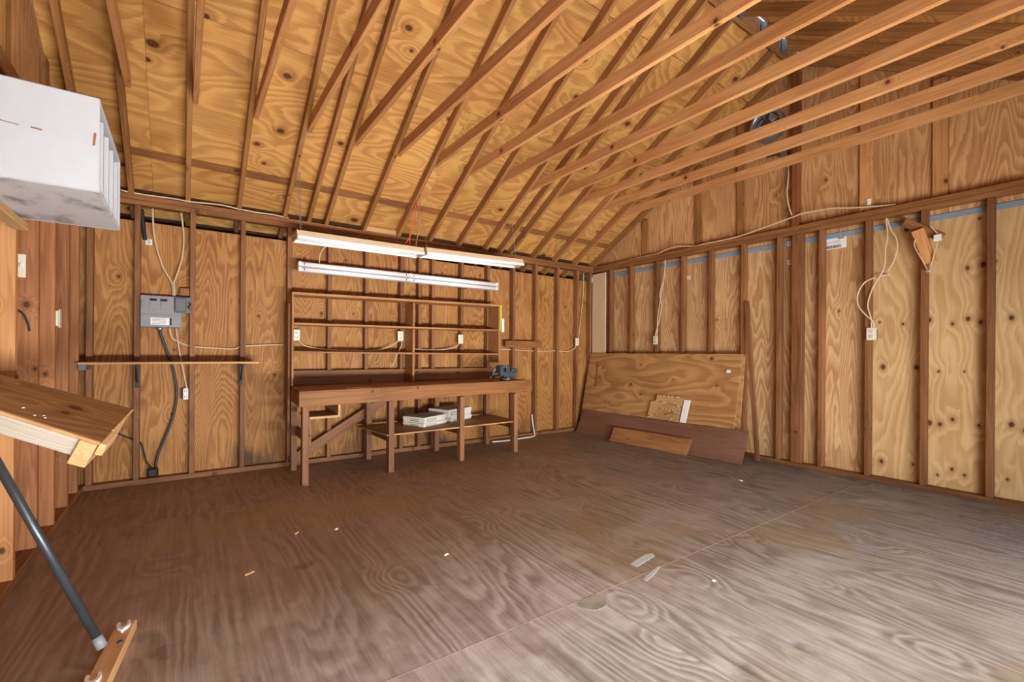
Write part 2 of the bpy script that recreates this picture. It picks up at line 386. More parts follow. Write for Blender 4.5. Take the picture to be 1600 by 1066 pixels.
def roofz(y): return PZ1 + RS*(-y if y > YR else -(2*YR - y))      # bottom plane of the rafters
def gable(parent, x0, x1, xs):
    """upper gable: plywood cut to the roof line, flat battens over the seams"""
    seams = [.0, -.62, -1.82, -2.37, -2.97, -3.60, -4.14, -5.3, YF]
    for a, b in zip(seams, seams[1:]):
        a2, b2 = a-.002, b+.002
        top = [(xs[0], b2, roofz(b2)+.09), (xs[0], a2, roofz(a2)+.09)]
        if b2 < YR < a2: top.insert(1, (xs[0], YR, roofz(YR)+.09))
        prism('gable_panel', parent, [(xs[0], a2, 2.42), (xs[0], b2, 2.42)] + top, (xs[1]-xs[0], 0, 0), P_GABLE, (0, 0, 1))
    for y, m in ((-1.785, L_RAFT), (-2.335, L_RAFT), (-3.555, L_TIE), (-4.09, L_TIE), (-4.75, L_RAFT), (-.95, L_RAFT)):
        abox('batten', parent, (x0, x1), (y-.05, y+.05), (PZ1+.001, roofz(y)-.01), m, 'z')
gable(wr, PLY-.03, PLY-.001, (PLY, PLY+.012))
abox('ridge_post', wr, (-.004, PLY-.007), (YR-.075, YR+.025), (.046, PZ0-.001), L_STUD, 'z')
abox('ridge_post', wr, (-.004, PLY-.007), (YR-.03, YR+.03), (PZ1+.001, 4.2), L_POST, 'z')

# left wall and its gable
wl = struct(prism('wall_left', None, [(XL-PLY-.013, .12, -.02), (XL-PLY-.013, YF-.12, -.02), (XL-PLY-.013, YF-.12, 2.5), (XL-PLY-.013, YR, 4.35), (XL-PLY-.013, .12, 2.5)], (-.017, 0, 0), SIDING, (0, 0, 1)))
for a, b in zip(ys, ys[1:]):
    abox('plywood_panel', wl, (XL-PLY-.012, XL-PLY), (b+.002, a-.002), (0, 2.418), P_BACK, 'z', .001)
abox('bottom_plate', wl, (XL-PLY, XL), (YF, -.001), (0, .045), L_LEFT, 'y')
abox('top_plate', wl, (XL-PLY, XL), (YF, -.001), (PZ0, PZ0+.044), L_DARK, 'y')
abox('top_plate', wl, (XL-PLY, XL), (YF, -.001), (PZ0+.046, PZ1), L_DARK, 'y')
for y in (-.20, -.60, -1.03, -1.46, -2.33, -2.74, -3.2, -3.6, -4.0, -4.4, -4.8, -5.2, -5.6):
    abox('stud', wl, (XL-PLY+.001, XL), (y-.021, y+.021), (.046, PZ0-.001), L_LEFT, 'z')
abox('stud', wl, (XL-PLY+.001, XL+.001), (-1.94, -1.898), (.046, .86), L_TIE, 'z')
abox('stud', wl, (XL-PLY+.001, XL+.006), (-1.95, -1.908), (1.075, PZ0-.001), L_TIE, 'z')
gable(wl, XL-PLY+.001, XL-PLY+.03, (XL-PLY-.012, XL-PLY))
abox('ridge_post', wl, (XL-PLY+.001, XL), (YR-.045, YR+.045), (PZ1+.001, 4.2), L_POST, 'z')

# front wall with the open garage door, behind the camera
wf = struct(abox('wall_front', None, (XL-.12, .12), (YF-.03, YF), (2.1, 2.56), SIDING, 'x', 0))
abox('door_jamb', wf, (XL-.12, -5.62), (YF-.03, YF), (-.02, 2.2), SIDING, 'z', 0)
abox('door_jamb', wf, (-1.3, .12), (YF-.03, YF), (-.02, 2.2), SIDING, 'z', 0)
ground = struct(abox('ground', None, (-14, 8), (-18, YF-.03), (-.2, -.1), CONC, 'x', 0))

# ceiling: sheathing, rafters, ridge board, collar ties
RD = .092                                                           # rafter depth
NB = Vector((0, RS, 1)).normalized(); NF = Vector((0, -RS, 1)).normalized()
def slope_pt(x, y, up=0.0, front=False):
    n = NF if front else NB; yy = 2*YR - y if front else y
    return Vector((x, yy, PZ1 + RS*(-y))) + n*up
bm = bmesh.new()
for fr in (False, True):
    q = [slope_pt(XL-.35, .5, RD+.02, fr), slope_pt(.35, .5, RD+.02, fr), slope_pt(.35, YR-.0, RD+.02, fr), slope_pt(XL-.35, YR-.0, RD+.02, fr)]
    t_ = [p + Vector((0, 0, .03)) for p in q]
    a = [bm.verts.new(p) for p in q]; b = [bm.verts.new(p) for p in t_]
    bm.faces.new(a); bm.faces.new(b)
    for i in range(4): bm.faces.new((a[i], a[(i+1) % 4], b[(i+1) % 4], b[i]))
ceil = struct(from_bm('ceiling', bm, ROOF))
rows = [(.46, -.295, 0), (-.375, -1.43, 0), (-1.434, -2.49, 1.22), (-2.494, YR+.03, 0)]
for fr in (False, True):
    for y0, y1, off in rows:
        xs = [.12] + [x for x in (-.62-off*.5, -3.06-off*.5, -5.50-off*.5) if x < .1] + [XL-.12]
        xs = sorted({max(x, XL-.12) for x in xs}, reverse=True)
        for xa, xb in zip(xs, xs[1:]):
            q = [slope_pt(xa-.0008, y0, RD+.001, fr), slope_pt(xb+.0008, y0, RD+.001, fr), slope_pt(xb+.0008, y1, RD+.001, fr), slope_pt(xa-.0008, y1, RD+.001, fr)]
            prism('sheathing_panel', ceil, q, (NF if fr else NB)*.012, P_CEIL, (1, 0, 0))
    q = [slope_pt(.12, -.297, RD+.003, fr), slope_pt(XL-.12, -.297, RD+.003, fr), slope_pt(XL-.12, -.373, RD+.003, fr), slope_pt(.12, -.373, RD+.003, fr)]
    prism('sheathing_strip', ceil, q, (NF if fr else NB)*.010, L_DARK, (1, 0, 0))
# eave closure beyond the back plate
abox('soffit_board', ceil, (XL-.12, .12), (PLY+.03, .46), (2.20, 2.212), SIDING, 'x', 0)
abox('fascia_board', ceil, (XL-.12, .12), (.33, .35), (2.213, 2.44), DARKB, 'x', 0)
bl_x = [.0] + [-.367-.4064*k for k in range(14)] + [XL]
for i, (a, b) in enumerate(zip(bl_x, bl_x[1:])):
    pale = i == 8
    abox('blocking_board', ceil, (b+.021, a-.021), ((.03, .05) if pale else (.07, .085)), (PZ1+.001, 2.615), L_PALE if pale else DARKB, 'x', .001)  # dark brown boards fill the rafter bays above the plate, one bay pale
KX = [-.367-.4064*k for k in range(14)]
for x in KX + [.02, -4.20, -1.76, XL+.02]:
    beam('rafter', ceil, slope_pt(x, .40, RD/2), slope_pt(x, YR+.025, RD/2), .038, RD, L_RAFT, NB)
for x in KX + [.02, XL+.02]:
    beam('rafter', ceil, slope_pt(x, .10, RD/2, True), slope_pt(x, YR+.03, RD/2, True), .038, RD, L_RAFT, NF)
abox('ridge_board', ceil, (XL, .0), (YR-.02, YR+.02), (4.23, 4.40), L_RAFT, 'x')
for i, x in enumerate(KX):
    x0 = x+.0195; z0, z1 = 3.085, 3.182
    ye = -.87 + random.uniform(-.03, .03)
    beam('collar_tie', ceil, (x0+.019, ye, (z0+z1)/2), (x0+.019, 2*YR-ye, (z0+z1)/2), .037, z1-z0, L_TIE)
for x in KX[:12]:
    bm = bmesh.new(); p = slope_pt(x, YR+.03, 0, True)
    for dx in (-.0215, .0215):
        bmesh.ops.create_cube(bm, size=1, matrix=Matrix.Translation((x+dx, p.y-.03, p.z+.035)) @ Matrix.Diagonal((.003, .05, .12, 1)))
        bmesh.ops.create_cube(bm, size=1, matrix=Matrix.Translation((x+dx*1.9, YR-.023, p.z+.035)) @ Matrix.Diagonal((.03, .003, .12, 1)))
    bmesh.ops.create_cube(bm, size=1, matrix=Matrix.Translation((x, p.y-.03, p.z-.022)) @ Matrix.Diagonal((.046, .05, .003, 1)))
    from_bm('joist_hanger', bm, STEEL, ceil, (x, p.y, p.z))

# ------------------------------------------------------------------ workbench
def fy(x): return -.86 + (x + 4.44)*.048                            # front edge of the bench, slightly out of square
t = thing('workbench', (-3.2, -.45, 0), 'long built-in wooden workbench with worn top and thick front rail along the back wall', 'workbench')
prism('tabletop', t, [(-4.385, -.004, .81), (-1.80, -.004, .83), (-1.83, fy(-1.83)+.02, .832), (-4.44, fy(-4.44)+.02, .812)], (0, 0, .022), TOPW, (1, 0, 0))
beam('front_rail', t, (-4.455, fy(-4.455), .765), (-1.80, fy(-1.80), .788), .038, .138, L_BENCH)
beam('side_rail', t, (-4.425, fy(-4.44)+.021, .75), (-4.375, -.004, .75), .036, .115, L_BENCH)
beam('side_rail', t, (-1.85, fy(-1.85)+.021, .76), (-1.82, -.004, .76), .036, .115, L_BENCH)
for x in (-4.395, -3.60, -2.785, -2.035):
    abox('leg', t, (x-.027, x+.027), (fy(x)-.005, fy(x)+.075), (0, .70), L_LEG, 'z')
for x, y in ((-4.375, -.20), (-3.605, -.14), (-2.785, -.14), (-2.06, -.14)):
    abox('back_leg', t, (x-.028, x+.028), (y-.03, y+.03), (0, .795), L_LEG, 'z')
for x in (-3.60, -2.785, -2.035):
    beam('cross_rail', t, (x+.045, fy(x)+.01, .312), (x+.04, -.10, .312), .03, .085, L_BENCH)
beam('cross_rail', t, (-4.36, fy(-4.36)+.01, .39), (-4.34, -.17, .39), .03, .09, L_DARK)
prism('lower_shelf', t, [(-3.72, -.06, .357), (-1.96, -.06, .357), (-1.99, fy(-2)+.015, .357), (-3.64, fy(-3.64)+.015, .357)], (0, 0, .014), P_SHEET, (1, 0, 0))
beam('diagonal_brace', t, (-4.37, -.026, .05), (-3.34, -.026, .66), .03, .10, L_LEG, up=(-.5, 0, .86))
abox('splash_board', t, (-4.37, -3.135), (-.024, -.003), (.836, .985), L_BENCH, 'x')
abox('splash_board', t, (-3.105, -1.86), (-.024, -.003), (.848, .985), L_BENCH, 'x')
abox('tray_board', t, (-4.35, -4.105), (-.80, -.35), (.575, .597), L_PALE, 'x')
abox('tray_side', t, (-4.104, -4.082), (-.80, -.35), (.575, .795), L_PALE, 'y')
abox('edge_splinter', t, (-4.03, -3.79), (fy(-3.9)+.03, fy(-3.9)+.10), (.837, .842), L_PALE, 'x', .001)

# shelf unit above the bench
t = thing('wall_shelf_unit', (-3.15, -.12, 1.3), 'open three-tier wooden shelf unit fixed to studs above the workbench', 'shelf unit')
beam('shelf', t, (-4.405, -.125, 1.757), (-1.90, -.125, 1.795), .245, .026, L_SHELF)
beam('shelf', t, (-4.384, -.125, 1.458), (-1.955, -.125, 1.474), .24, .02, L_SHELF)
beam('shelf', t, (-4.384, -.125, 1.176), (-1.955, -.125, 1.166), .24, .018, L_SHELF)
abox('upright', t, (-4.404, -4.385), (-.245, -.003), (.838, 1.743), L_SHELF, 'z')
abox('upright', t, (-3.131, -3.108), (-.235, -.003), (.845, 1.155), L_SHELF, 'z')
abox('upright', t, (-3.131, -3.108), (-.235, -.003), (1.183, 1.452), L_SHELF, 'z')
abox('upright', t, (-3.131, -3.108), (-.235, -.003), (1.481, 1.755), L_SHELF, 'z')
abox('upright', t, (-1.954, -1.93), (-.245, -.003), (1.06, 1.778), L_SHELF, 'z')
prism('side_board', t, [(-4.425, -.004, .52), (-4.425, -.18, .44), (-4.425, -.18, 1.66), (-4.425, -.004, 1.66)], (.019, 0, 0), L_DARK, (0, 0, 1))
tag(abox('nailer_board', None, (-1.70, -1.055), (-.04, -.002), (1.262, 1.352), L_BENCH, 'x'), 'short horizontal board nailed across two studs right of the shelf unit', 'board')

# brush on the shelf unit's right side
t = thing('hand_brush', (-1.918, -.22, 1.62), 'small yellow and white tool hanging on the right end of the shelf unit', 'brush')
abox('handle', t, (-1.942, -1.918), (-.262, -.246), (1.60, 1.80), YELLOW, 'z', .006)
abox('strap', t, (-1.945, -1.93), (-.256, -.246), (1.48, 1.60), YELLOW, 'z', .002)
abox('bristle_block', t, (-1.917, -1.878), (-.27, -.235), (1.45, 1.63), PAPER, 'z', .012)

# ------------------------------------------------------------------ cartons under the bench
def carton(fx, fy_, z, ang, L, D, H, label):
    t = thing('carton', (fx, fy_, z), label, 'box', 'white cartons on the lower shelf of the workbench')
    R = Matrix.Rotation(math.radians(ang), 4, 'Z'); M0 = Matrix.Translation((fx, fy_, z)) @ R
    def put(name, x, y, zz, m, b=.002):
        o = link(name, box_mesh(x[1]-x[0], y[1]-y[0], zz[1]-zz[0], m, b), t, M0 @ Matrix.Translation(((x[0]+x[1])/2, (y[0]+y[1])/2, (zz[0]+zz[1])/2)))
    put('body', (0, L), (0, D), (0, H*.55), CARD); put('lid', (-.004, L+.004), (-.004, D+.004), (H*.4, H), CARD)
    rr = random.Random(label)
    bm = bmesh.new()
    for row in range(3):
        x = .03
        while x < L*.5:
            w_ = rr.uniform(.01, .03)
            bmesh.ops.create_cube(bm, size=1, matrix=Matrix.Translation((x+w_/2, -.0045, H*(.25+.22*row))) @ Matrix.Diagonal((w_, .001, H*.09, 1))); x += w_+.006
    for row in range(2):
        bmesh.ops.create_cube(bm, size=1, matrix=Matrix.Translation((-.0045, D*.45, H*(.3+.3*row))) @ Matrix.Diagonal((.001, D*.4, H*.1, 1)))
    me = bpy.data.meshes.new('print'); bm.to_mesh(me); bm.free(); me.materials.append(INK); link('print', me, t, M0)['kind'] = 'stuff'
SH = .3715
carton(-3.17, -.63, SH, 25, .40, .29, .045, 'thin flat white carton at the bottom of the left stack under the workbench')
carton(-3.16, -.625, SH+.046, 27, .39, .29, .062, 'white carton with dusty lid lying on the thin carton under the workbench')
carton(-2.745, -.45, SH, 20, .36, .27, .065, 'lower white carton of the right stack behind the bench leg')
carton(-2.79, -.47, SH+.066, 22, .42, .30, .085, 'thicker white carton on top of the right stack behind the bench leg')

# ------------------------------------------------------------------ vise
t = thing('bench_vise', (-2.12, fy(-2.12)+.10, .852), 'blue-grey cast iron bench vise on the right end of the workbench', 'vise')
vx, vy, vz = -2.12, fy(-2.12)+.10, .852
lathe_cyl('base', t, (vx, vy, vz), (vx, vy, vz+.035), .075, IRON, 20, .062)
abox('body', t, (vx-.05, vx+.13), (vy-.05, vy+.05), (vz+.034, vz+.115), IRON, 'x', .014)
abox('anvil', t, (vx+.06, vx+.15), (vy-.045, vy+.045), (vz+.10, vz+.145), IRON, 'x', .010)
abox('fixed_jaw', t, (vx-.03, vx+.02), (vy-.065, vy+.065), (vz+.10, vz+.185), IRON, 'y', .010)
abox('moving_jaw', t, (vx-.115, vx-.06), (vy-.065, vy+.065), (vz+.055, vz+.18), IRON, 'y', .012)
for x in (vx-.031, vx-.061): abox('jaw_plate', t, (x-.004, x+.004), (vy-.06, vy+.06), (vz+.155, vz+.187), STEEL, 'y', .001)
lathe_cyl('screw', t, (vx-.19, vy, vz+.085), (vx-.05, vy, vz+.085), .013, IRON, 12)
lathe_cyl('screw_hub', t, (vx-.205, vy, vz+.085), (vx-.17, vy, vz+.085), .024, IRON, 14)
h = lathe_cyl('handle', t, (vx-.187, vy-.05, vz+.135), (vx-.187, vy+.04, vz+.045), .006, STEEL, 8)
for p in ((vx-.187, vy-.053, vz+.138), (vx-.187, vy+.043, vz+.042)):
    bm = bmesh.new(); bmesh.ops.create_icosphere(bm, subdivisions=1, radius=.012); bmesh.ops.translate(bm, vec=p, verts=bm.verts)
    from_bm('handle_knob', bm, STEEL, t, p)
lathe_cyl('swivel_bolt', t, (vx-.01, vy-.075, vz+.03), (vx-.01, vy-.045, vz+.03), .012, STEEL, 8)

# ------------------------------------------------------------------ left wall shelf
t = thing('wall_shelf', (-5.3, -.16, 1.06), 'long narrow plank shelf on black brackets under the electrical panel', 'shelf')
abox('plank', t, (XL+.004, -4.69), (-.30, -.003), (1.065, 1.084), L_PALE, 'x')
abox('cleat', t, (XL+.002, XL+.05), (-.26, -.02), (1.02, 1.064), GREYD, 'y')
for x in (-5.60, -4.815):
    b = abox('bracket', t, (x-.013, x+.013), (-.008, -.0015), (.855, 1.064), BLACK, 'z', .002)
    abox('bracket_arm', b, (x-.014, x+.014), (-.24, -.008), (1.053, 1.064), BLACK, 'y', .002)
    beam('bracket_brace', b, (x, -.008, .90), (x, -.17, 1.052), .012, .012, BLACK)

# ------------------------------------------------------------------ hung shop lights
LY = -.55
def chain(parent, p0, p1, r=.008):
    p0, p1 = Vector(p0), Vector(p1); L = (p1-p0).length; n = max(3, int(L/.028)); d = (p1-p0)/n
    rot = d.to_track_quat('Z', 'Y').to_matrix().to_4x4(); bm = bmesh.new()
    for i in range(n):
        c = p0 + d*(i+.5); seg = 6; P = []
        ang = Matrix.Rotation(math.pi/2*(i % 2), 4, 'Z')
        for k in range(seg):
            a = 2*math.pi*k/seg; P.append(Matrix.Translation(c) @ rot @ ang @ Vector((math.cos(a)*r*.6, 0, math.sin(a)*d.length*.62)))
        rings = []
        for k in range(seg):
            tv = (P[(k+1) % seg]-P[k-1]).normalized(); nn = tv.orthogonal().normalized(); bb = tv.cross(nn)
            rings.append([bm.verts.new(P[k]+.0016*(math.cos(q)*nn+math.sin(q)*bb)) for q in (0, 2.09, 4.19)])
        for k in range(seg):
            a, b = rings[k], rings[(k+1) % seg]
            for q in range(3): bm.faces.new((a[q], a[(q+1) % 3], b[(q+1) % 3], b[q]))
    return from_bm('chain', bm, STEEL, parent, p0)
def shop_light(xa, za, xb, zb, hooks, label):
    t = thing('hanging_shop_light', ((xa+xb)/2, LY, (za+zb)/2), label, 'light', 'shop lights hung on chains above the workbench')
    sec = [(-.105, -.022), (-.100, -.010), (-.075, .040), (.075, .040), (.100, -.010), (.105, -.022), (.101, -.022), (.07, .033), (-.07, .033), (-.101, -.022)]
    bm = bmesh.new(); A = [bm.verts.new((xa, LY+y, za+z)) for y, z in sec]; B = [bm.verts.new((xb, LY+y, zb+z)) for y, z in sec]
    for i in range(len(sec)): bm.faces.new((A[i], A[(i+1) % len(sec)], B[(i+1) % len(sec)], B[i]))
    bm.faces.new(A); bm.faces.new(B[::-1])
    from_bm('reflector', bm, BEIGE, t, ((xa+xb)/2, LY, (za+zb)/2))
    for y in (-.105, .105): beam('lip', t, (xa, LY+y, za-.028), (xb, LY+y, zb-.028), .014, .028, TUBE)
    for y in (-.05, .05): lathe_cyl('lamp_tube', t, (xa+.03, LY+y, za-.008), (xb-.03, LY+y, zb-.008), .019, TUBE, 12)
    for x, z, tops in ((xa, za, hooks[0]), (xb, zb, hooks[1])):
        s_ = 1 if x == xa else -1
        e = [(x, LY-.108, z-.04), (x, LY-.077, z+.044), (x, LY+.077, z+.044), (x, LY+.108, z-.04)]
        prism('end_plate', t, e, (.006*s_, 0, 0), BEIGE, (0, 1, 0))
        for tp in tops: chain(t, (x+.05*s_, LY, z+.042), tp)
def rz(y): return PZ1 + RS*(-y) - .002
shop_light(-4.435, 2.255, -3.185, 2.262, ([(-4.395, LY+.02, rz(LY+.02)), (-4.44, LY-.03, rz(LY-.03))], [(-3.205, LY-.03, rz(LY-.03))]), 'left beige hanging shop light with dull white lip, near the electrical panel end')
shop_light(-3.155, 2.272, -1.86, 2.302, ([(-3.195, LY+.03, rz(LY+.03))], [(-1.985, LY, rz(LY))]), 'right beige hanging shop light, its far end towards the room corner')

# two-lamp strip light below them
t = thing('strip_light', (-3.15, -.15, 2.04), 'long white two-tube strip light fixed to the studs over the shelf unit', 'light')
beam('housing', t, (-4.33, -.115, 2.037), (-1.95, -.115, 2.046), .07, .085, WHITE)
for x in (-3.985, -2.354): abox('mounting_block', t, (x-.04, x+.04), (-.079, -.002), (2.0, 2.07), L_STUD, 'z')
for dz in (.027, -.027):
    for a, b, za, zb in ((-4.31, -3.17, 2.037, 2.0415), (-3.135, -1.97, 2.0416, 2.046)):
        lathe_cyl('lamp_tube', t, (a, -.185, za+dz), (b, -.185, zb+dz), .023, TUBE, 14)
    for x, z in ((-4.325, 2.037), (-1.955, 2.046)): abox('end_socket', t, (x-.015, x+.015), (-.21, -.15), (z+dz-.022, z+dz+.022), WIREW, 'z', .004)
    abox('middle_socket', t, (-3.168, -3.137), (-.215, -.15), (2.0415+dz-.021, 2.0415+dz+.021), WIREW, 'z', .004)
    for x in (-4.285, -3.20, -3.11): abox('socket_slot', t, (x-.004, x+.004), (-.2095, -.207), (2.04+dz-.012, 2.04+dz+.008), SLOT, 'z', 0)
tube('light_cable', t, [(-4.12, -.115, 2.08), (-4.115, -.09, 2.17), (-4.08, -.06, 2.26), (-4.0, -.03, 2.34), (-3.95, .03, 2.40)], .006, CABLE)

# orange cord over the lights
t = tag(tube('extension_cord', None, [(-3.215, -.50, 2.836), (-3.17, -.49, 2.66), (-3.165, -.40, 2.42), (-3.20, -.36, 2.30), (-3.24, -.38, 2.48), (-3.222, -.47, 2.75), (-3.19, -.47, 2.83), (-3.25, -.42, 2.46), (-3.36, -.35, 2.28), (-3.37, -.34, 2.12)], .005, ORANGE), 'thin orange cord dangling from a rafter where the shop lights meet', 'cord')

# ------------------------------------------------------------------ electrics on the back wall
t = thing('electrical_panel', (-5.44, -.02, 1.53), 'grey breaker box with printed card mounted between studs on the back wall', 'electrical panel')
abox('box', t, (-5.582, -5.285), (-.022, PLY-.002), (1.39, 1.672), GREY, 'z', .006)
abox('upper_door', t, (-5.578, -5.34), (-.032, -.022), (1.505, 1.668), GREY, 'x', .003)
abox('lower_cover', t, (-5.578, -5.289), (-.027, -.022), (1.393, 1.498), GREY, 'x', .002)
for x in (-5.49, -5.415):
    b = abox('breaker', t, (x-.026, x+.026), (-.036, -.031), (1.545, 1.645), GREY, 'z', .002)
    abox('toggle', b, (x-.024, x+.024), (-.042, -.036), (1.622, 1.640), INKB, 'x', .002)
abox('latch', t, (-5.57, -5.545), (-.04, -.031), (1.565, 1.625), GREY, 'z', .004)
c = abox('circuit_card', t, (-5.51, -5.375), (-.030, -.027), (1.41, 1.475), PAPER, 'x', .001)
bm = bmesh.new()
for i in range(5):
    bmesh.ops.create_cube(bm, size=1, matrix=Matrix.Translation((-5.45, -.0305, 1.42+.012*i)) @ Matrix.Diagonal((.10, .001, .003, 1)))
from_bm('print', bm, INK, c, (-5.45, -.03, 1.44))
abox('card_edge', t, (-5.372, -5.36), (-.030, -.027), (1.41, 1.475), INKB, 'z', .001)
s2 = abox('side_switch', t, (-5.342, -5.215), (-.03, -.001), (1.523, 1.672), GREYD, 'z', .004)
abox('switch_cover', s2, (-5.338, -5.25), (-.055, -.03), (1.535, 1.662), GREYD, 'z', .008)
tube('switch_lever', s2, [(-5.232, -.032, 1.625), (-5.222, -.045, 1.60), (-5.236, -.045, 1.58), (-5.222, -.034, 1.56)], .005, INKB)
lathe_cyl('cable_clamp', t, (-5.445, .03, 1.365), (-5.445, .03, 1.392), .022, STEEL, 12)
tag(tube('power_cable', None, [(-5.445, .04, 1.363), (-5.425, .05, 1.28), (-5.385, .055, 1.15), (-5.345, .055, 1.0), (-5.322, .055, .84), (-5.325, .055, .70), (-5.352, .055, .55), (-5.40, .055, .40), (-5.45, .055, .25), (-5.470, .05, .134)], .011, plain('dark_grey_cable', srgb(66, 62, 60), .5), 10), 'thick dark grey cable curving down from the breaker box to the floor plate', 'cable')
abox('bushing', tag(abox('cable_plug', None, (-5.53, -5.45), (.02, .085), (.0455, .125), BLACK, 'x', .012), 'black plug block at the floor end of the thick cable', 'plug'), (-5.52, -5.50), (.03, .06), (.125, .15), BLACK, 'z', .006)
tag(tube('black_wire', None, [(-5.80, .07, .52), (-5.727, .06, .455), (-5.63, .07, .392), (-5.60, .075, .38), (-5.566, .06, .332), (-5.538, .055, .197), (-5.515, .055, .152)], .006, BLACK), 'thin black wire running through the stud to the black plug', 'cable')
tag(tube('white_cable', None, [(-5.503, .055, 2.459), (-5.49, .06, 2.2), (-5.43, .06, 1.95), (-5.36, .055, 1.80), (-5.35, .05, 1.674)], .0075, CABLE), 'white cable dropping straight from the plate into the breaker box', 'cable')
tag(tube('white_cable', None, [(-5.295, .055, 2.459), (-5.275, .06, 2.25), (-5.285, .06, 2.05), (-5.33, .05, 1.86), (-5.345, .04, 1.80), (-5.338, .045, 1.675)], .0075, CABLE), 'white cable bowed to the right above the breaker box', 'cable')
tag(tube('white_cable', None, [(-5.375, .05, 1.388), (-5.365, .05, 1.32), (-5.33, .055, 1.275), (-5.206, .055, 1.225), (-4.978, .055, 1.207), (-4.86, .06, 1.205), (-4.801, .055, 1.228), (-4.565, .055, 1.248), (-4.43, .055, 1.25)], .0075, CABLE), 'white cable running sideways from the breaker box over the plank shelf', 'cable')
tag(tube('white_cable', None, [(-5.328, .045, 1.388), (-5.315, .04, 1.28), (-5.30, .03, 1.17), (-5.28, .02, 1.05), (-5.255, .02, .90), (-5.243, .03, .83)], .0065, CABLE), 'white cable hanging from the breaker box to the loose outlet', 'cable')
def outlet(loc, rot, label, depth=.04, faces=True, w=.07, h=.115):
    """wall outlet, its face along local -Y"""
    t = thing('outlet', loc, label, 'outlet'); M0 = Matrix.Translation(Vector(loc)) @ Matrix.Rotation(rot, 4, 'Z')
    def put(name, sx, sy, sz, c, m, par=t, b=.003): return link(name, box_mesh(sx, sy, sz, m, b), par, M0 @ Matrix.Translation(c))
    put('junction_box', w*.8, depth, h*.85, (0, depth/2, 0), GREYD)
    put('cover_plate', w, .006, h, (0, -.003, 0), IVORY, t, .002)
    for dz in ((-.024, .024) if faces else ()):
        q = put('receptacle', .034, .006, .030, (0, -.008, dz), IVORY, t, .003)
        for dx in (-.008, .008): put('slot', .004, .002, .011, (dx, -.0115, dz+.002), SLOT, q, 0)
        put('slot', .006, .002, .005, (0, -.0115, dz-.010), SLOT, q, 0)
    return t
outlet((-4.318, .005, 1.353), 0, 'ivory outlet by the left upright of the shelf unit')
outlet((-3.19, -.012, 1.372), 0, 'ivory outlet in the middle of the shelf unit with a plugged white cord', .012)
outlet((-2.385, -.012, 1.355), 0, 'ivory outlet in the right half of the shelf unit', .012)
outlet((-.352, -.012, 1.363), 0, 'ivory outlet on the back wall next to the room corner', .012)
outlet((-.012, -1.20, 1.372), -math.pi/2, 'ivory outlet above the leaning plywood on the right wall', .012)
outlet((-.014, -3.632, 1.383), -math.pi/2, 'cream outlet with two cables on the bright right wall', .06, True, .078, .115)
t = thing('loose_outlet', (-5.245, .03, .78), 'bare white outlet in a dark box hanging low beside a stud under the plank shelf', 'outlet')
abox('box', t, (-5.285, -5.226), (.03, PLY-.002), (.735, .83), BLACK, 'z', .004)
abox('yoke', t, (-5.272, -5.232), (.018, .029), (.73, .835), PAPER, 'z', .004)
for z in (.756, .81):
    q = abox('receptacle', t, (-5.272, -5.232), (.010, .018), (z-.017, z+.017), PAPER, 'z', .005)
    for x in (-5.26, -5.244): abox('slot', q, (x-.002, x+.002), (.0085, .010), (z-.006, z+.006), SLOT, 'z', 0)

tag(tube('white_cable', None, [(-4.30, -.002, 1.30), (-4.24, -.015, 1.245), (-4.1, -.02, 1.215), (-3.9, -.022, 1.20), (-3.6, -.02, 1.195), (-3.45, -.015, 1.21), (-3.32, -.018, 1.25), (-3.21, -.02, 1.315)], .006, CABLE), 'white cable lying along the shelf between the left and middle outlets', 'cable')
tag(tube('power_lead', None, [(-3.185, -.03, 1.315), (-3.185, -.04, 1.27), (-3.22, -.04, 1.20), (-3.26, -.03, 1.09), (-3.29, -.03, 1.03)], .005, CABLE), 'short white cord dangling from the middle outlet behind the lowest shelf', 'cord')
tag(tube('white_cable', None, [(-2.40, -.005, 1.298), (-2.47, -.015, 1.25), (-2.62, -.02, 1.222), (-2.85, -.02, 1.215), (-3.05, -.02, 1.225)], .006, CABLE), 'white cable lying along the shelf left of the right-hand outlet', 'cable')
tag(tube('white_cable', None, [(-1.90, .03, 1.245), (-1.55, .05, 1.232), (-1.1, .05, 1.215), (-.72, .05, 1.222), (-.50, .05, 1.215), (-.36, .04, 1.26), (-.355, .005, 1.303)], .0075, CABLE), 'white cable running along the studs under the short nailed board to the corner outlet', 'cable')
tag(tube('white_cable', None, [(-.16, .05, 2.459), (-.165, .055, 2.1), (-.21, .05, 1.8), (-.235, .05, 1.6), (-.26, .05, 1.45), (-.30, .03, 1.38), (-.322, .002, 1.37)], .006, CABLE), 'thin white cable coming down the back wall in the room corner', 'cable')
tag(tube('white_cable', None, [(-1.172, .05, .30), (-1.168, .03, .16), (-1.172, .0, .07), (-1.20, -.05, .012), (-1.30, -.09, .010), (-1.5, -.11, .010), (-1.72, -.13, .010), (-1.95, -.10, .010)], .009, WIREW), 'bright white cable lying on the floor by the back wall right of the workbench', 'cable')
tag(tube('white_cable', None, [(-5.72, .0, 2.562), (-5.58, .01, 2.558), (-5.35, .0, 2.562), (-5.22, -.014, 2.556), (-5.0, -.012, 2.572), (-4.85, -.012, 2.562), (-4.7, -.014, 2.555), (-4.55, -.01, 2.56), (-4.40, .01, 2.557)], .0072, CABLE), 'white cable lying along the top plate above the electrical panel', 'cable')
tag(tube('tarred_rod', None, [(-5.582, .06, 2.44), (-5.572, .065, 2.33), (-5.566, .07, 2.26), (-5.556, .075, 2.17)], .016, BLACK), 'short dark crusty stick hanging from the plate beside the left stud', 'stick')

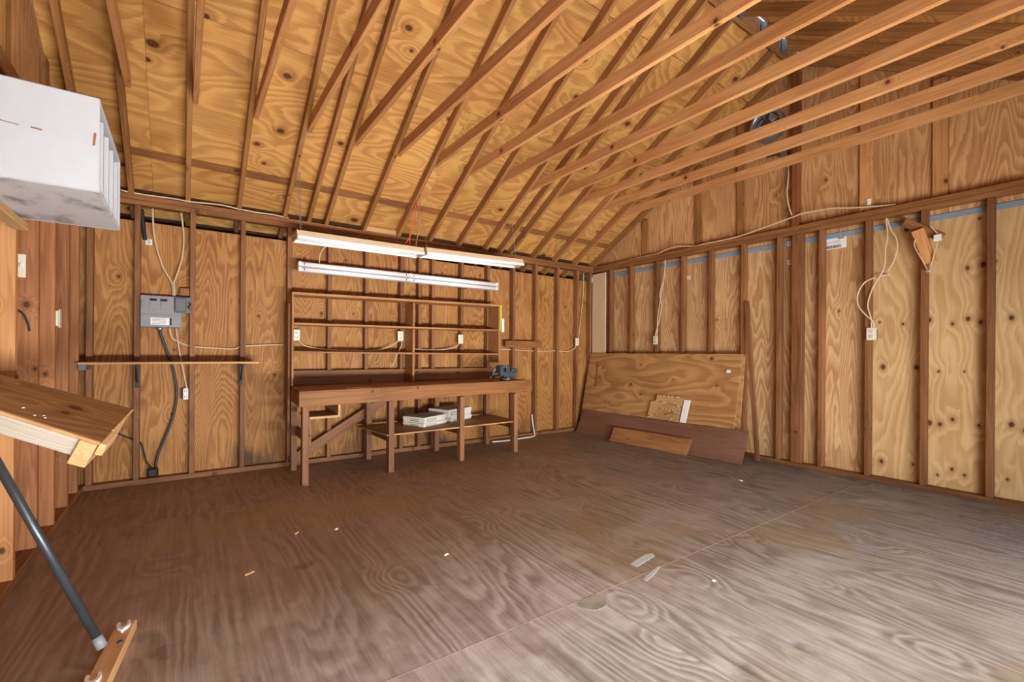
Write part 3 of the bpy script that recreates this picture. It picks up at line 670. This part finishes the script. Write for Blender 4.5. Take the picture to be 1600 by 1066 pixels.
# small stickers on plywood
def sticker(loc, normal, w, h, label, text=None, name='sticker', par=None):
    o = Vector(loc); n = Vector(normal).normalized(); Mw = frame(Vector((0, 0, 1)).cross(n), n); Mw.translation = o
    ob = link(name, box_mesh(w, h, .002, PAPER, 0), par, Mw)
    if label: tag(ob, label, 'sticker')
    if text:
        c = bpy.data.curves.new('text', 'FONT'); c.body = text; c.size = h*.9; c.align_x = 'CENTER'; c.align_y = 'CENTER'; c.extrude = .0006
        tmp = bpy.data.objects.new('tmp', c); COL.objects.link(tmp); dg = bpy.context.evaluated_depsgraph_get(); dg.update()
        me = bpy.data.meshes.new_from_object(tmp.evaluated_get(dg)); bpy.data.objects.remove(tmp)
        me.materials.clear(); me.materials.append(INKB); Mt = Mw.copy(); Mt.translation = o + n*.0014
        link('printed_digit', me, ob, Mt)
    return ob
XW = PLY - .0012
sticker((XW, -1.636, 2.181), (-1, 0, 0), .045, .045, 'small white sticker on the plywood, alone in its stud bay', '3')
sticker((XW-.007, -2.862, 2.392), (-1, 0, 0), .04, .05, 'small white sticker on the metal strip beside the ridge post', '0')
sticker((XW, -2.868, 2.188), (-1, 0, 0), .05, .05, 'square white sticker lower in the narrow bay beside the ridge post', '0')
sticker((-5.53, XW, 2.158), (0, -1, 0), .045, .05, 'small white sticker on plywood above the electrical panel', '0')
tag(abox('wood_block', None, (-5.30, -5.228), (.02, PLY-.002), (1.69, 1.76), L_DARK, 'x'), 'small brown wood block wedged above the breaker box beside the stud', 'block')
lab = sticker((XW, -3.292, 2.315), (-1, 0, 0), .20, .115, 'wide white paper label with a barcode high on the right wall', None, 'paper_label')
bm = bmesh.new(); rr = random.Random(3); y = -3.215
while y > -3.35:
    w_ = rr.choice((.002, .003, .005))
    bmesh.ops.create_cube(bm, size=1, matrix=Matrix.Translation((XW-.0015, y, 2.281)) @ Matrix.Diagonal((.001, w_, .03, 1))); y -= w_+rr.choice((.003, .004))
from_bm('barcode', bm, INKB, lab, (XW-.0015, -3.29, 2.28))
bm = bmesh.new()
bmesh.ops.create_cube(bm, size=1, matrix=Matrix.Translation((XW-.0015, -3.345, 2.357)) @ Matrix.Diagonal((.001, .055, .012, 1)))
for i in range(2): bmesh.ops.create_cube(bm, size=1, matrix=Matrix.Translation((XW-.0015, -3.28, 2.333-.015*i)) @ Matrix.Diagonal((.001, .12, .003, 1)))
from_bm('print', bm, INK, lab, (XW-.0015, -3.29, 2.34))

# ------------------------------------------------------------------ right wall things
tag(tube('white_cable', None, [(.04, -.30, 2.56), (.03, -.564, 2.558), (.02, -.9, 2.562), (.012, -1.20, 2.558), (.0, -1.343, 2.585), (.0, -1.539, 2.595), (.02, -1.75, 2.562), (.0, -1.904, 2.558), (.0, -2.313, 2.56), (-.008, -2.60, 2.595), (-.012, -2.87, 2.635), (-.012, -3.02, 2.66), (.0, -3.15, 2.66), (.0, -3.30, 2.65), (.02, -3.50, 2.61), (.03, -3.80, 2.562)], .008, CABLE), 'white cable draped along the top plate of the right wall past the ridge post', 'cable')
tag(tube('white_cable', None, [(.05, -2.86, 3.20), (.03, -2.872, 3.1), (.02, -2.862, 2.93), (.0, -2.89, 2.78), (-.01, -2.925, 2.67)], .008, CABLE), 'white cable dropping beside the ridge post from the gable fan', 'cable')
tag(tube('white_cable', None, [(.03, -1.31, 2.459), (.03, -1.30, 2.25), (.01, -1.275, 2.05), (.0, -1.262, 1.9), (.0, -1.225, 1.7), (.0, -1.215, 1.50), (-.006, -1.212, 1.432)], .007, CABLE), 'white cable hanging straight to the outlet above the leaning plywood', 'cable')
tag(tube('white_cable', None, [(.03, -1.322, 2.459), (.02, -1.30, 2.2), (.005, -1.25, 2.0), (.005, -1.28, 1.85), (.005, -1.245, 1.65), (-.004, -1.205, 1.50), (-.006, -1.190, 1.432)], .007, CABLE), 'white cable twisting around the straight one above the leaning plywood', 'cable')
tag(tube('white_cable', None, [(.03, -3.722, 2.459), (.03, -3.735, 2.3), (.02, -3.722, 2.16), (.01, -3.715, 1.99), (-.01, -3.64, 1.82), (-.012, -3.60, 1.66), (-.01, -3.625, 1.53), (-.012, -3.63, 1.442)], .0072, CABLE), 'white cable hanging from the plate down to the cream outlet', 'cable')
tag(tube('white_cable', None, [(.03, -3.728, 2.459), (.03, -3.76, 2.34), (.03, -3.80, 2.25), (.03, -3.806, 2.15), (.035, -3.78, 2.05), (.05, -3.735, 1.97)], .0072, CABLE), 'white cable loop bowed to the right beside the wooden bracket', 'cable')
tag(tube('white_cable', None, [(.06, -3.74, 1.93), (.03, -3.69, 1.925), (-.006, -3.58, 1.88), (-.010, -3.52, 1.77), (-.012, -3.525, 1.66), (-.016, -3.58, 1.57), (-.016, -3.64, 1.50), (-.012, -3.648, 1.442)], .0072, CABLE), 'white cable looping out to the left above the cream outlet', 'cable')
t = thing('wooden_bracket', (-.03, -4.0, 2.28), 'short wooden bracket of two blocks nailed to a stud with white cord around', 'bracket')
beam('block', t, (-.022, -3.872, 2.375), (-.022, -4.125, 2.19), .04, .075, L_DARK)
beam('block', t, (-.052, -3.972, 2.28), (-.035, -4.055, 1.985), .085, .05, L_TIE, up=(1, 0, 0))
tube('cord', t, [(-.08, -4.06, 2.29), (-.06, -4.10, 2.22), (-.07, -4.108, 2.16), (-.08, -4.088, 2.06), (-.07, -4.07, 1.98), (-.06, -4.045, 1.92), (-.06, -4.00, 2.02), (-.075, -3.955, 2.14), (-.085, -3.965, 2.20)], .0048, CABLE)
tube('cord_knot', t, [(-.06, -4.03, 1.93), (-.08, -4.055, 1.905), (-.06, -4.06, 1.94), (-.05, -4.03, 1.91), (-.06, -4.09, 1.905)], .006, CABLE)
abox('cord_tag', t, (-.095, -.088), (-4.135, -4.085), (2.15, 2.205), WIREW, 'z', .001)
abox('staple', tag(abox('cable_clip', None, (.050, PLY-.031), (-3.60, -3.565), (2.60, 2.68), WIREW, 'z', .004), 'white plastic clip on the flat batten above the draped cable', 'clip'), (.044, .050), (-3.59, -3.575), (2.63, 2.65), WIREW, 'z', .001)

# gable fan
t = thing('gable_fan', (.05, -2.65, 3.73), 'round metal fan mounted in the gable wall behind the ties', 'fan')
fc = Vector((.03, -2.655, 3.735)); FR = .175
bm = bmesh.new(); seg = 32; prof = [(FR, -.06), (FR-.012, -.075), (FR-.03, -.055), (FR-.04, .03), (FR-.034, .055), (FR+.0, .055)]
rings = [[bm.verts.new(fc + Vector((x, math.cos(2*math.pi*k/seg)*r, math.sin(2*math.pi*k/seg)*r))) for r, x in prof] for k in range(seg)]
for k in range(seg):
    a, b = rings[k], rings[(k+1) % seg]
    for j in range(len(prof)): bm.faces.new((a[j], a[(j+1) % len(prof)], b[(j+1) % len(prof)], b[j])).smooth = True
from_bm('shroud', bm, STEEL, t, fc)
lathe_cyl('motor', t, fc+Vector((-.055, 0, 0)), fc+Vector((.05, 0, 0)), .055, IRON, 18)
for k in range(4):
    a = math.radians(30+90*k); rd = Vector((0, math.cos(a), math.sin(a))); tg = Vector((0, -math.sin(a), math.cos(a)))
    q = [fc+rd*.045+tg*(-.02)+Vector((-.01, 0, 0)), fc+rd*.045+tg*.02+Vector((.012, 0, 0)), fc+rd*.125+tg*.055+Vector((.02, 0, 0)), fc+rd*.13+tg*(-.045)+Vector((-.02, 0, 0))]
    prism('blade', t, q, (.003, 0, 0), STEEL, rd)
    rd2 = Vector((0, math.cos(a+.8), math.sin(a+.8)))
    beam('strut', t, fc+rd2*.05+Vector((-.05, 0, 0)), fc+rd2*(FR-.025)+Vector((-.05, 0, 0)), .008, .008, STEEL)
abox('thermostat_box', t, (.03, PLY-.001), (-2.85, -2.78), (3.34, 3.42), GREYD, 'z', .004)
tube('fan_cable', t, [(.06, -2.82, 3.34), (.06, -2.84, 3.28), (.05, -2.86, 3.21)], .008, CABLE)
abox('cable_sleeve', t, (.03, PLY-.001), (-2.72, -2.62), (3.40, 3.46), BLACK, 'y', .01)

# ------------------------------------------------------------------ leaning boards in the right corner
def leaning(name, y0, y1, xb, xt, zt, th, mat, label, cat, grain=(0, 1, 0), zb=0.0, skew=0.0):
    d = Vector((xt-xb, 0, zt-zb)).normalized(); n = Vector((-d.z, 0, d.x))
    return tag(prism(name, None, [(xb+skew, y0, zb), (xb, y1, zb), (xt, y1, zt), (xt+skew, y0, zt)], n*th, mat, grain), label, cat)
big = leaning('plywood_sheet', -.02, -2.435, -.305, -.047, 1.185, .016, P_SHEET, 'large plywood sheet leaning lengthwise against the right wall studs', 'plywood')
leaning('plywood_sheet', -.03, -2.452, -.185, -.031, 1.176, .011, P_SHEET, 'second plywood sheet, hidden behind the large one save its right edge', 'plywood')
beam('chalk_stripe', big, (-.0935, -.20, 1.06), (-.176, -.235, .68), .026, .002, RED, up=(-1, 0, .2))
sticker((-.121, -2.30, .985), (-.977, 0, .212), .05, .035, None, None, 'sticker', big)
tag(prism('hardboard_plank', None, [(-.44, -.10, 0), (-.375, -2.60, 0), (-.252, -2.612, .345), (-.262, -.08, .325)], (-.012, 0, -.003), HARD, (0, 1, 0)), 'long dark brown board leaning at the foot of the large plywood sheet', 'board')
tag(prism('short_plank', None, [(-.52, -.85, 0), (-.475, -2.0, 0), (-.395, -2.02, .185), (-.445, -.87, .178)], (-.018, 0, -.005), L_SHELF, (0, 1, 0)), 'short brown plank leaning in front of the dark brown board', 'board')
sq = tag(prism('plywood_offcut', None, [(-.273, -1.275, .3435), (-.273, -1.745, .3435), (-.200, -1.772, .655), (-.200, -1.38, .655), (-.219, -1.37, .575), (-.2215, -1.30, .563)], (-.010, 0, -.002), P_OAK, (0, 1, 0)), 'square coarse-grained plywood offcut standing on the dark brown board', 'plywood')
tag(prism('white_offcut', None, [(-.272, -1.768, .3445), (-.272, -1.848, .3445), (-.208, -1.872, .62), (-.208, -1.79, .62)], (-.012, 0, -.002), PAPER, (0, 0, 1)), 'narrow white painted offcut beside the square plywood piece', 'board')
tag(abox('maple_shelf_board', None, (-.028, -.004), (-.283, -.012), (0, 2.425), L_WHITE, 'z', .002), 'tall pale smooth board standing upright in the room corner', 'board')
tag(beam('wooden_stick', None, (-.112, -2.635, .0035), (-.006, -2.45, 1.79), .048, .030, L_STUD, up=(1, 0, .06)), 'tall thin reddish stick leaning against the right wall beside the plywood', 'stick')

# ------------------------------------------------------------------ left side: louvred box, fold-down panel, pipe
t = thing('louvred_wall_unit', (-5.75, -2.42, 1.80), 'boxy white painted wall unit with vertical louvres high on the left wall', 'air conditioner')
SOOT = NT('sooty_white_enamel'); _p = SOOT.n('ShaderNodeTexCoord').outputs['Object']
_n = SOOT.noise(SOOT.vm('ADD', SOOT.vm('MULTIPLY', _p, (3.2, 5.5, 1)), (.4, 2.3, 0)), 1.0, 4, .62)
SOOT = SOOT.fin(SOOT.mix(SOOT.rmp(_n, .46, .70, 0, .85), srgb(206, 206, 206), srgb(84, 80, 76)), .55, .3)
X0, X1, Y0, Y1, Z0, Z1 = XL+.012, -5.545, -2.79, -2.06, 1.80, 2.165
abox('near_side', t, (X0, X1), (Y0, Y0+.014), (Z0, Z1), ACW, 'x', .004)
abox('far_side', t, (X0, X1), (Y1-.014, Y1), (Z0, Z1), ACW, 'x', .004)
abox('top', t, (X0, X1), (Y0+.0141, Y1-.0141), (Z1-.014, Z1), ACW, 'y', .003)
bt = abox('bottom', t, (X0, X1), (Y0+.0141, Y1-.0141), (Z0, Z0+.014), SOOT, 'y', .003)
abox('back_panel', t, (X0, X0+.05), (Y0+.0141, Y1-.0141), (Z0+.0141, Z1-.0141), ACW, 'z', .003)
abox('grille_back', t, (X1-.075, X1-.07), (Y0+.0141, Y1-.0141), (Z0+.0141, Z1-.0141), ACW, 'z', 0)
for k in range(4):
    y = Y0 + .13 + k*.165
    abox('louvre', t, (X1-.069, X1-.002), (y-.012, y+.012), (Z0+.0145, Z1-.045), ACW, 'z', .004)
bm = bmesh.new()
for (xa, za, w_, h_) in ((-5.86, 2.005, .10, .0035), (-5.80, 1.999, .07, .003), (-5.72, 1.996, .03, .006), (-5.87, 2.03, .03, .004), (-5.56, 2.0, .008, .05)):
    bmesh.ops.create_cube(bm, size=1, matrix=Matrix.Translation((xa, Y0-.0003, za)) @ Matrix.Rotation(.08, 4, 'Y') @ Matrix.Diagonal((w_, .0008, h_, 1)))
from_bm('rust_scratches', bm, plain('rust', srgb(150, 104, 78), .9, .1), t, (-5.75, Y0, 2.0))
tag(abox('wooden_ledge', None, (XL+.002, XL+.055), (-2.86, -1.975), (1.762, 1.798), L_PALE, 'y'), 'pale wooden ledge on the left wall under the white louvred unit', 'ledge')
t = thing('light_switch', (-6.02, -1.482, 1.65), 'ivory toggle switch on the side of a left wall stud', 'switch')
abox('plate', t, (-6.038, -5.999), (-1.488, -1.4815), (1.586, 1.718), IVORY, 'z', .002)
abox('toggle', t, (-6.022, -6.013), (-1.502, -1.488), (1.642, 1.666), WIREW, 'z', .002)
t = thing('switch_box', (-5.95, -.965, 1.385), 'narrow ivory box seen edge-on on the left wall', 'switch')
abox('box', t, (XL+.0005, XL+.016), (-1.045, -1.0), (1.335, 1.435), IVORY, 'z', .003)
abox('plate', t, (XL+.016, XL+.022), (-1.052, -.993), (1.325, 1.445), IVORY, 'z', .002)
tag(tube('black_wire', None, [(-6.036, -1.487, 1.405), (-6.01, -1.495, 1.385), (-5.994, -1.495, 1.35), (-5.985, -1.492, 1.31), (-5.984, -1.487, 1.285)], .005, BLACK), 'short black wire stub curling out of the left wall stud', 'cable')

# fold-down panel on the left wall
A, B, BL, FL = Vector((-5.544, -2.701, .807)), Vector((-5.473, -2.302, .895)), Vector((-5.945, -2.36, 1.089)), Vector((-5.945, -2.642, 1.006))
dn = ((B-A).cross(BL-A)).normalized()
if dn.z > 0: dn = -dn
e1 = (FL-A).normalized(); e2 = (B-A).normalized()
t = thing('fold_down_shelf', (-5.945, -2.5, 1.05), 'sloping plywood fold-down shelf with peeling top and pale framing on the left wall', 'shelf')
prism('top', t, [A, B, BL, FL], dn*.014, PANELT, (1, 0, -.4))
def pb(name, p, q, ins, w, h, m): 
    o1 = dn*(.0145+h/2) + ins*(w/2)
    return beam(name, t, p+o1, q+o1, w, h, m, up=dn)
pb('front_edge_strip', A+dn*(-.0145), FL+dn*(-.0145), -e2, .014, .014, L_PALE)
pb('front_board', A+e1*.045, FL+e1*.0, e2, .02, .078, L_GREY)
pb('end_board', A+e1*.004-e2*.016, B-e2*.03, e1, .06, .105, L_PALE)
pb('end_strip', A-e2*.012+dn*(-.010), A+e2*.13+dn*(-.010), -e1, .026, .05, L_PALE)
pb('end_edge', A+e2*.13+dn*(-.0145), B+dn*(-.0145), -e1, .006, .013, L_PALE)
bm = bmesh.new(); rr = random.Random(5)
for f_, g_ in ((.45, .12), (.52, .10), (.47, .16), (.62, .2)):
    p = A.lerp(FL, f_).lerp(B.lerp(BL, f_), g_) - dn*.002
    bmesh.ops.create_cube(bm, size=1, matrix=Matrix.Translation(p) @ Matrix.Rotation(rr.random()*3, 4, 'Z') @ Matrix.Diagonal((.008, .005, .003, 1)))
o = from_bm('paint_flakes', bm, PAPER, t, A); o['kind'] = 'stuff'

t = thing('foot_plank', (-5.49, -2.9, 0), 'short brown plank on the floor under the black pipe, with white clips', 'board')
beam('plank', t, (-5.460, -2.685, .02), (-5.560, -3.50, .02), .066, .04, L_PLANK)
for (x, y) in ((-5.468, -2.725), (-5.521, -3.07)):
    bm = bmesh.new(); pts = []
    for k in range(13):
        a = math.radians(-215 + k*250/12); pts.append((a,))
    lo, hi = [], []
    for (a,) in pts:
        for lst, z in ((lo, .0405), (hi, .052)):
            lst.append((bm.verts.new((x+math.cos(a)*.0125, y+math.sin(a)*.024, z)), bm.verts.new((x+math.cos(a)*.0225, y+math.sin(a)*.042, z))))
    for i in range(12):
        for (p, q) in ((hi[i], hi[i+1]), (lo[i+1], lo[i])): bm.faces.new((p[0], p[1], q[1], q[0]))
        bm.faces.new((lo[i][1], lo[i+1][1], hi[i+1][1], hi[i][1])); bm.faces.new((lo[i+1][0], lo[i][0], hi[i][0], hi[i+1][0]))
    for i in (0, 12): bm.faces.new((lo[i][0], lo[i][1], hi[i][1], hi[i][0]))
    bmesh.ops.create_cube(bm, size=1, matrix=Matrix.Translation((x, y-.046, .046)) @ Matrix.Diagonal((.009, .012, .012, 1)))
    from_bm('clip', bm, WIREW, t, (x, y, .04))
lathe_cyl('bolt_head', t, (-5.468, -2.855, .0395), (-5.468, -2.855, .046), .009, IRON, 10)
P0, P1 = Vector((-5.514, -2.885, .047)), Vector((-5.925, -2.765, 1.05)); dp = (P1-P0).normalized()
t = thing('iron_pipe', P0, 'black iron pipe leaning from the floor plank up to the left wall', 'pipe')
lathe_cyl('pipe', t, P0+dp*.045, P1, .0145, PIPE, 20)
lathe_cyl('ferrule', t, P0+dp*.008, P0+dp*.055, .0175, GREY, 20)

# ------------------------------------------------------------------ floor litter and marks
def chip(loc, l, w, rot, m, label):
    Mw = Matrix.Translation(Vector(loc)+Vector((0, 0, .003))) @ Matrix.Rotation(rot, 4, 'Z')
    bm = bmesh.new(); rr = random.Random(label)
    pts = [(-l/2, -w/2), (-l*.1, -w*.6), (l/2, -w*.3), (l*.4, w*.4), (0, w*.3), (-l*.3, w*.55)]
    pts = [(x+rr.uniform(-.1, .1)*l, y+rr.uniform(-.1, .1)*w) for x, y in pts]
    a = [bm.verts.new((x, y, -.003)) for x, y in pts]; b = [bm.verts.new((x*.9, y*.9, .003)) for x, y in pts]
    bm.faces.new(a[::-1]); bm.faces.new(b)
    for i in range(6): bm.faces.new((a[i], a[(i+1) % 6], b[(i+1) % 6], b[i]))
    me = bpy.data.meshes.new('chip'); bm.to_mesh(me); bm.free(); me.materials.append(m)
    tag(link('wood_chip', me, None, Mw), label, 'scrap')
chip((-4.985, -2.40, 0), .05, .028, .4, L_PALE, 'pale splinter of wood lying alone on the red-brown floor at left')
chip((-4.67, -1.957, 0), .04, .012, .9, L_PALE, 'thin pale sliver on the floor in front of the workbench')
chip((-4.02, -2.79, 0), .03, .015, .2, PAPER, 'small white scrap in the middle of the floor')
chip((-1.02, -2.93, 0), .04, .014, 1.2, PAPER, 'tiny white scrap on the floor near the foot of the tall stick')
chip((-3.02, -3.86, 0), .022, .014, .2, PAPER, 'tiny white crumb on the grey floor near the front')
chip((-4.44, -2.03, 0), .028, .014, .6, PAPER, 'tiny white crumb on the brown floor near the thin sliver')
def smear(name, pts, m):
    prism(name, floor, [(x, y, .0002) for x, y in pts], (0, 0, .001), m, (1, 0, 0))
smear('paint_smear', [(-3.228, -3.486), (-3.166, -3.47), (-3.06, -3.452), (-3.007, -3.467), (-3.026, -3.496), (-3.108, -3.51), (-3.223, -3.527)], PAINTW)
smear('paint_smear', [(-3.312, -3.641), (-3.226, -3.615), (-3.12, -3.589), (-3.115, -3.60), (-3.131, -3.609), (-3.201, -3.633), (-3.315, -3.664)], PAINTW)
smear('filler_patch', [(-3.69+.075*math.cos(a)*(1+.15*math.sin(3*a)), -3.655+.06*math.sin(a)*(1+.1*math.cos(2*a))) for a in [k*math.pi/8 for k in range(16)]], FILL)
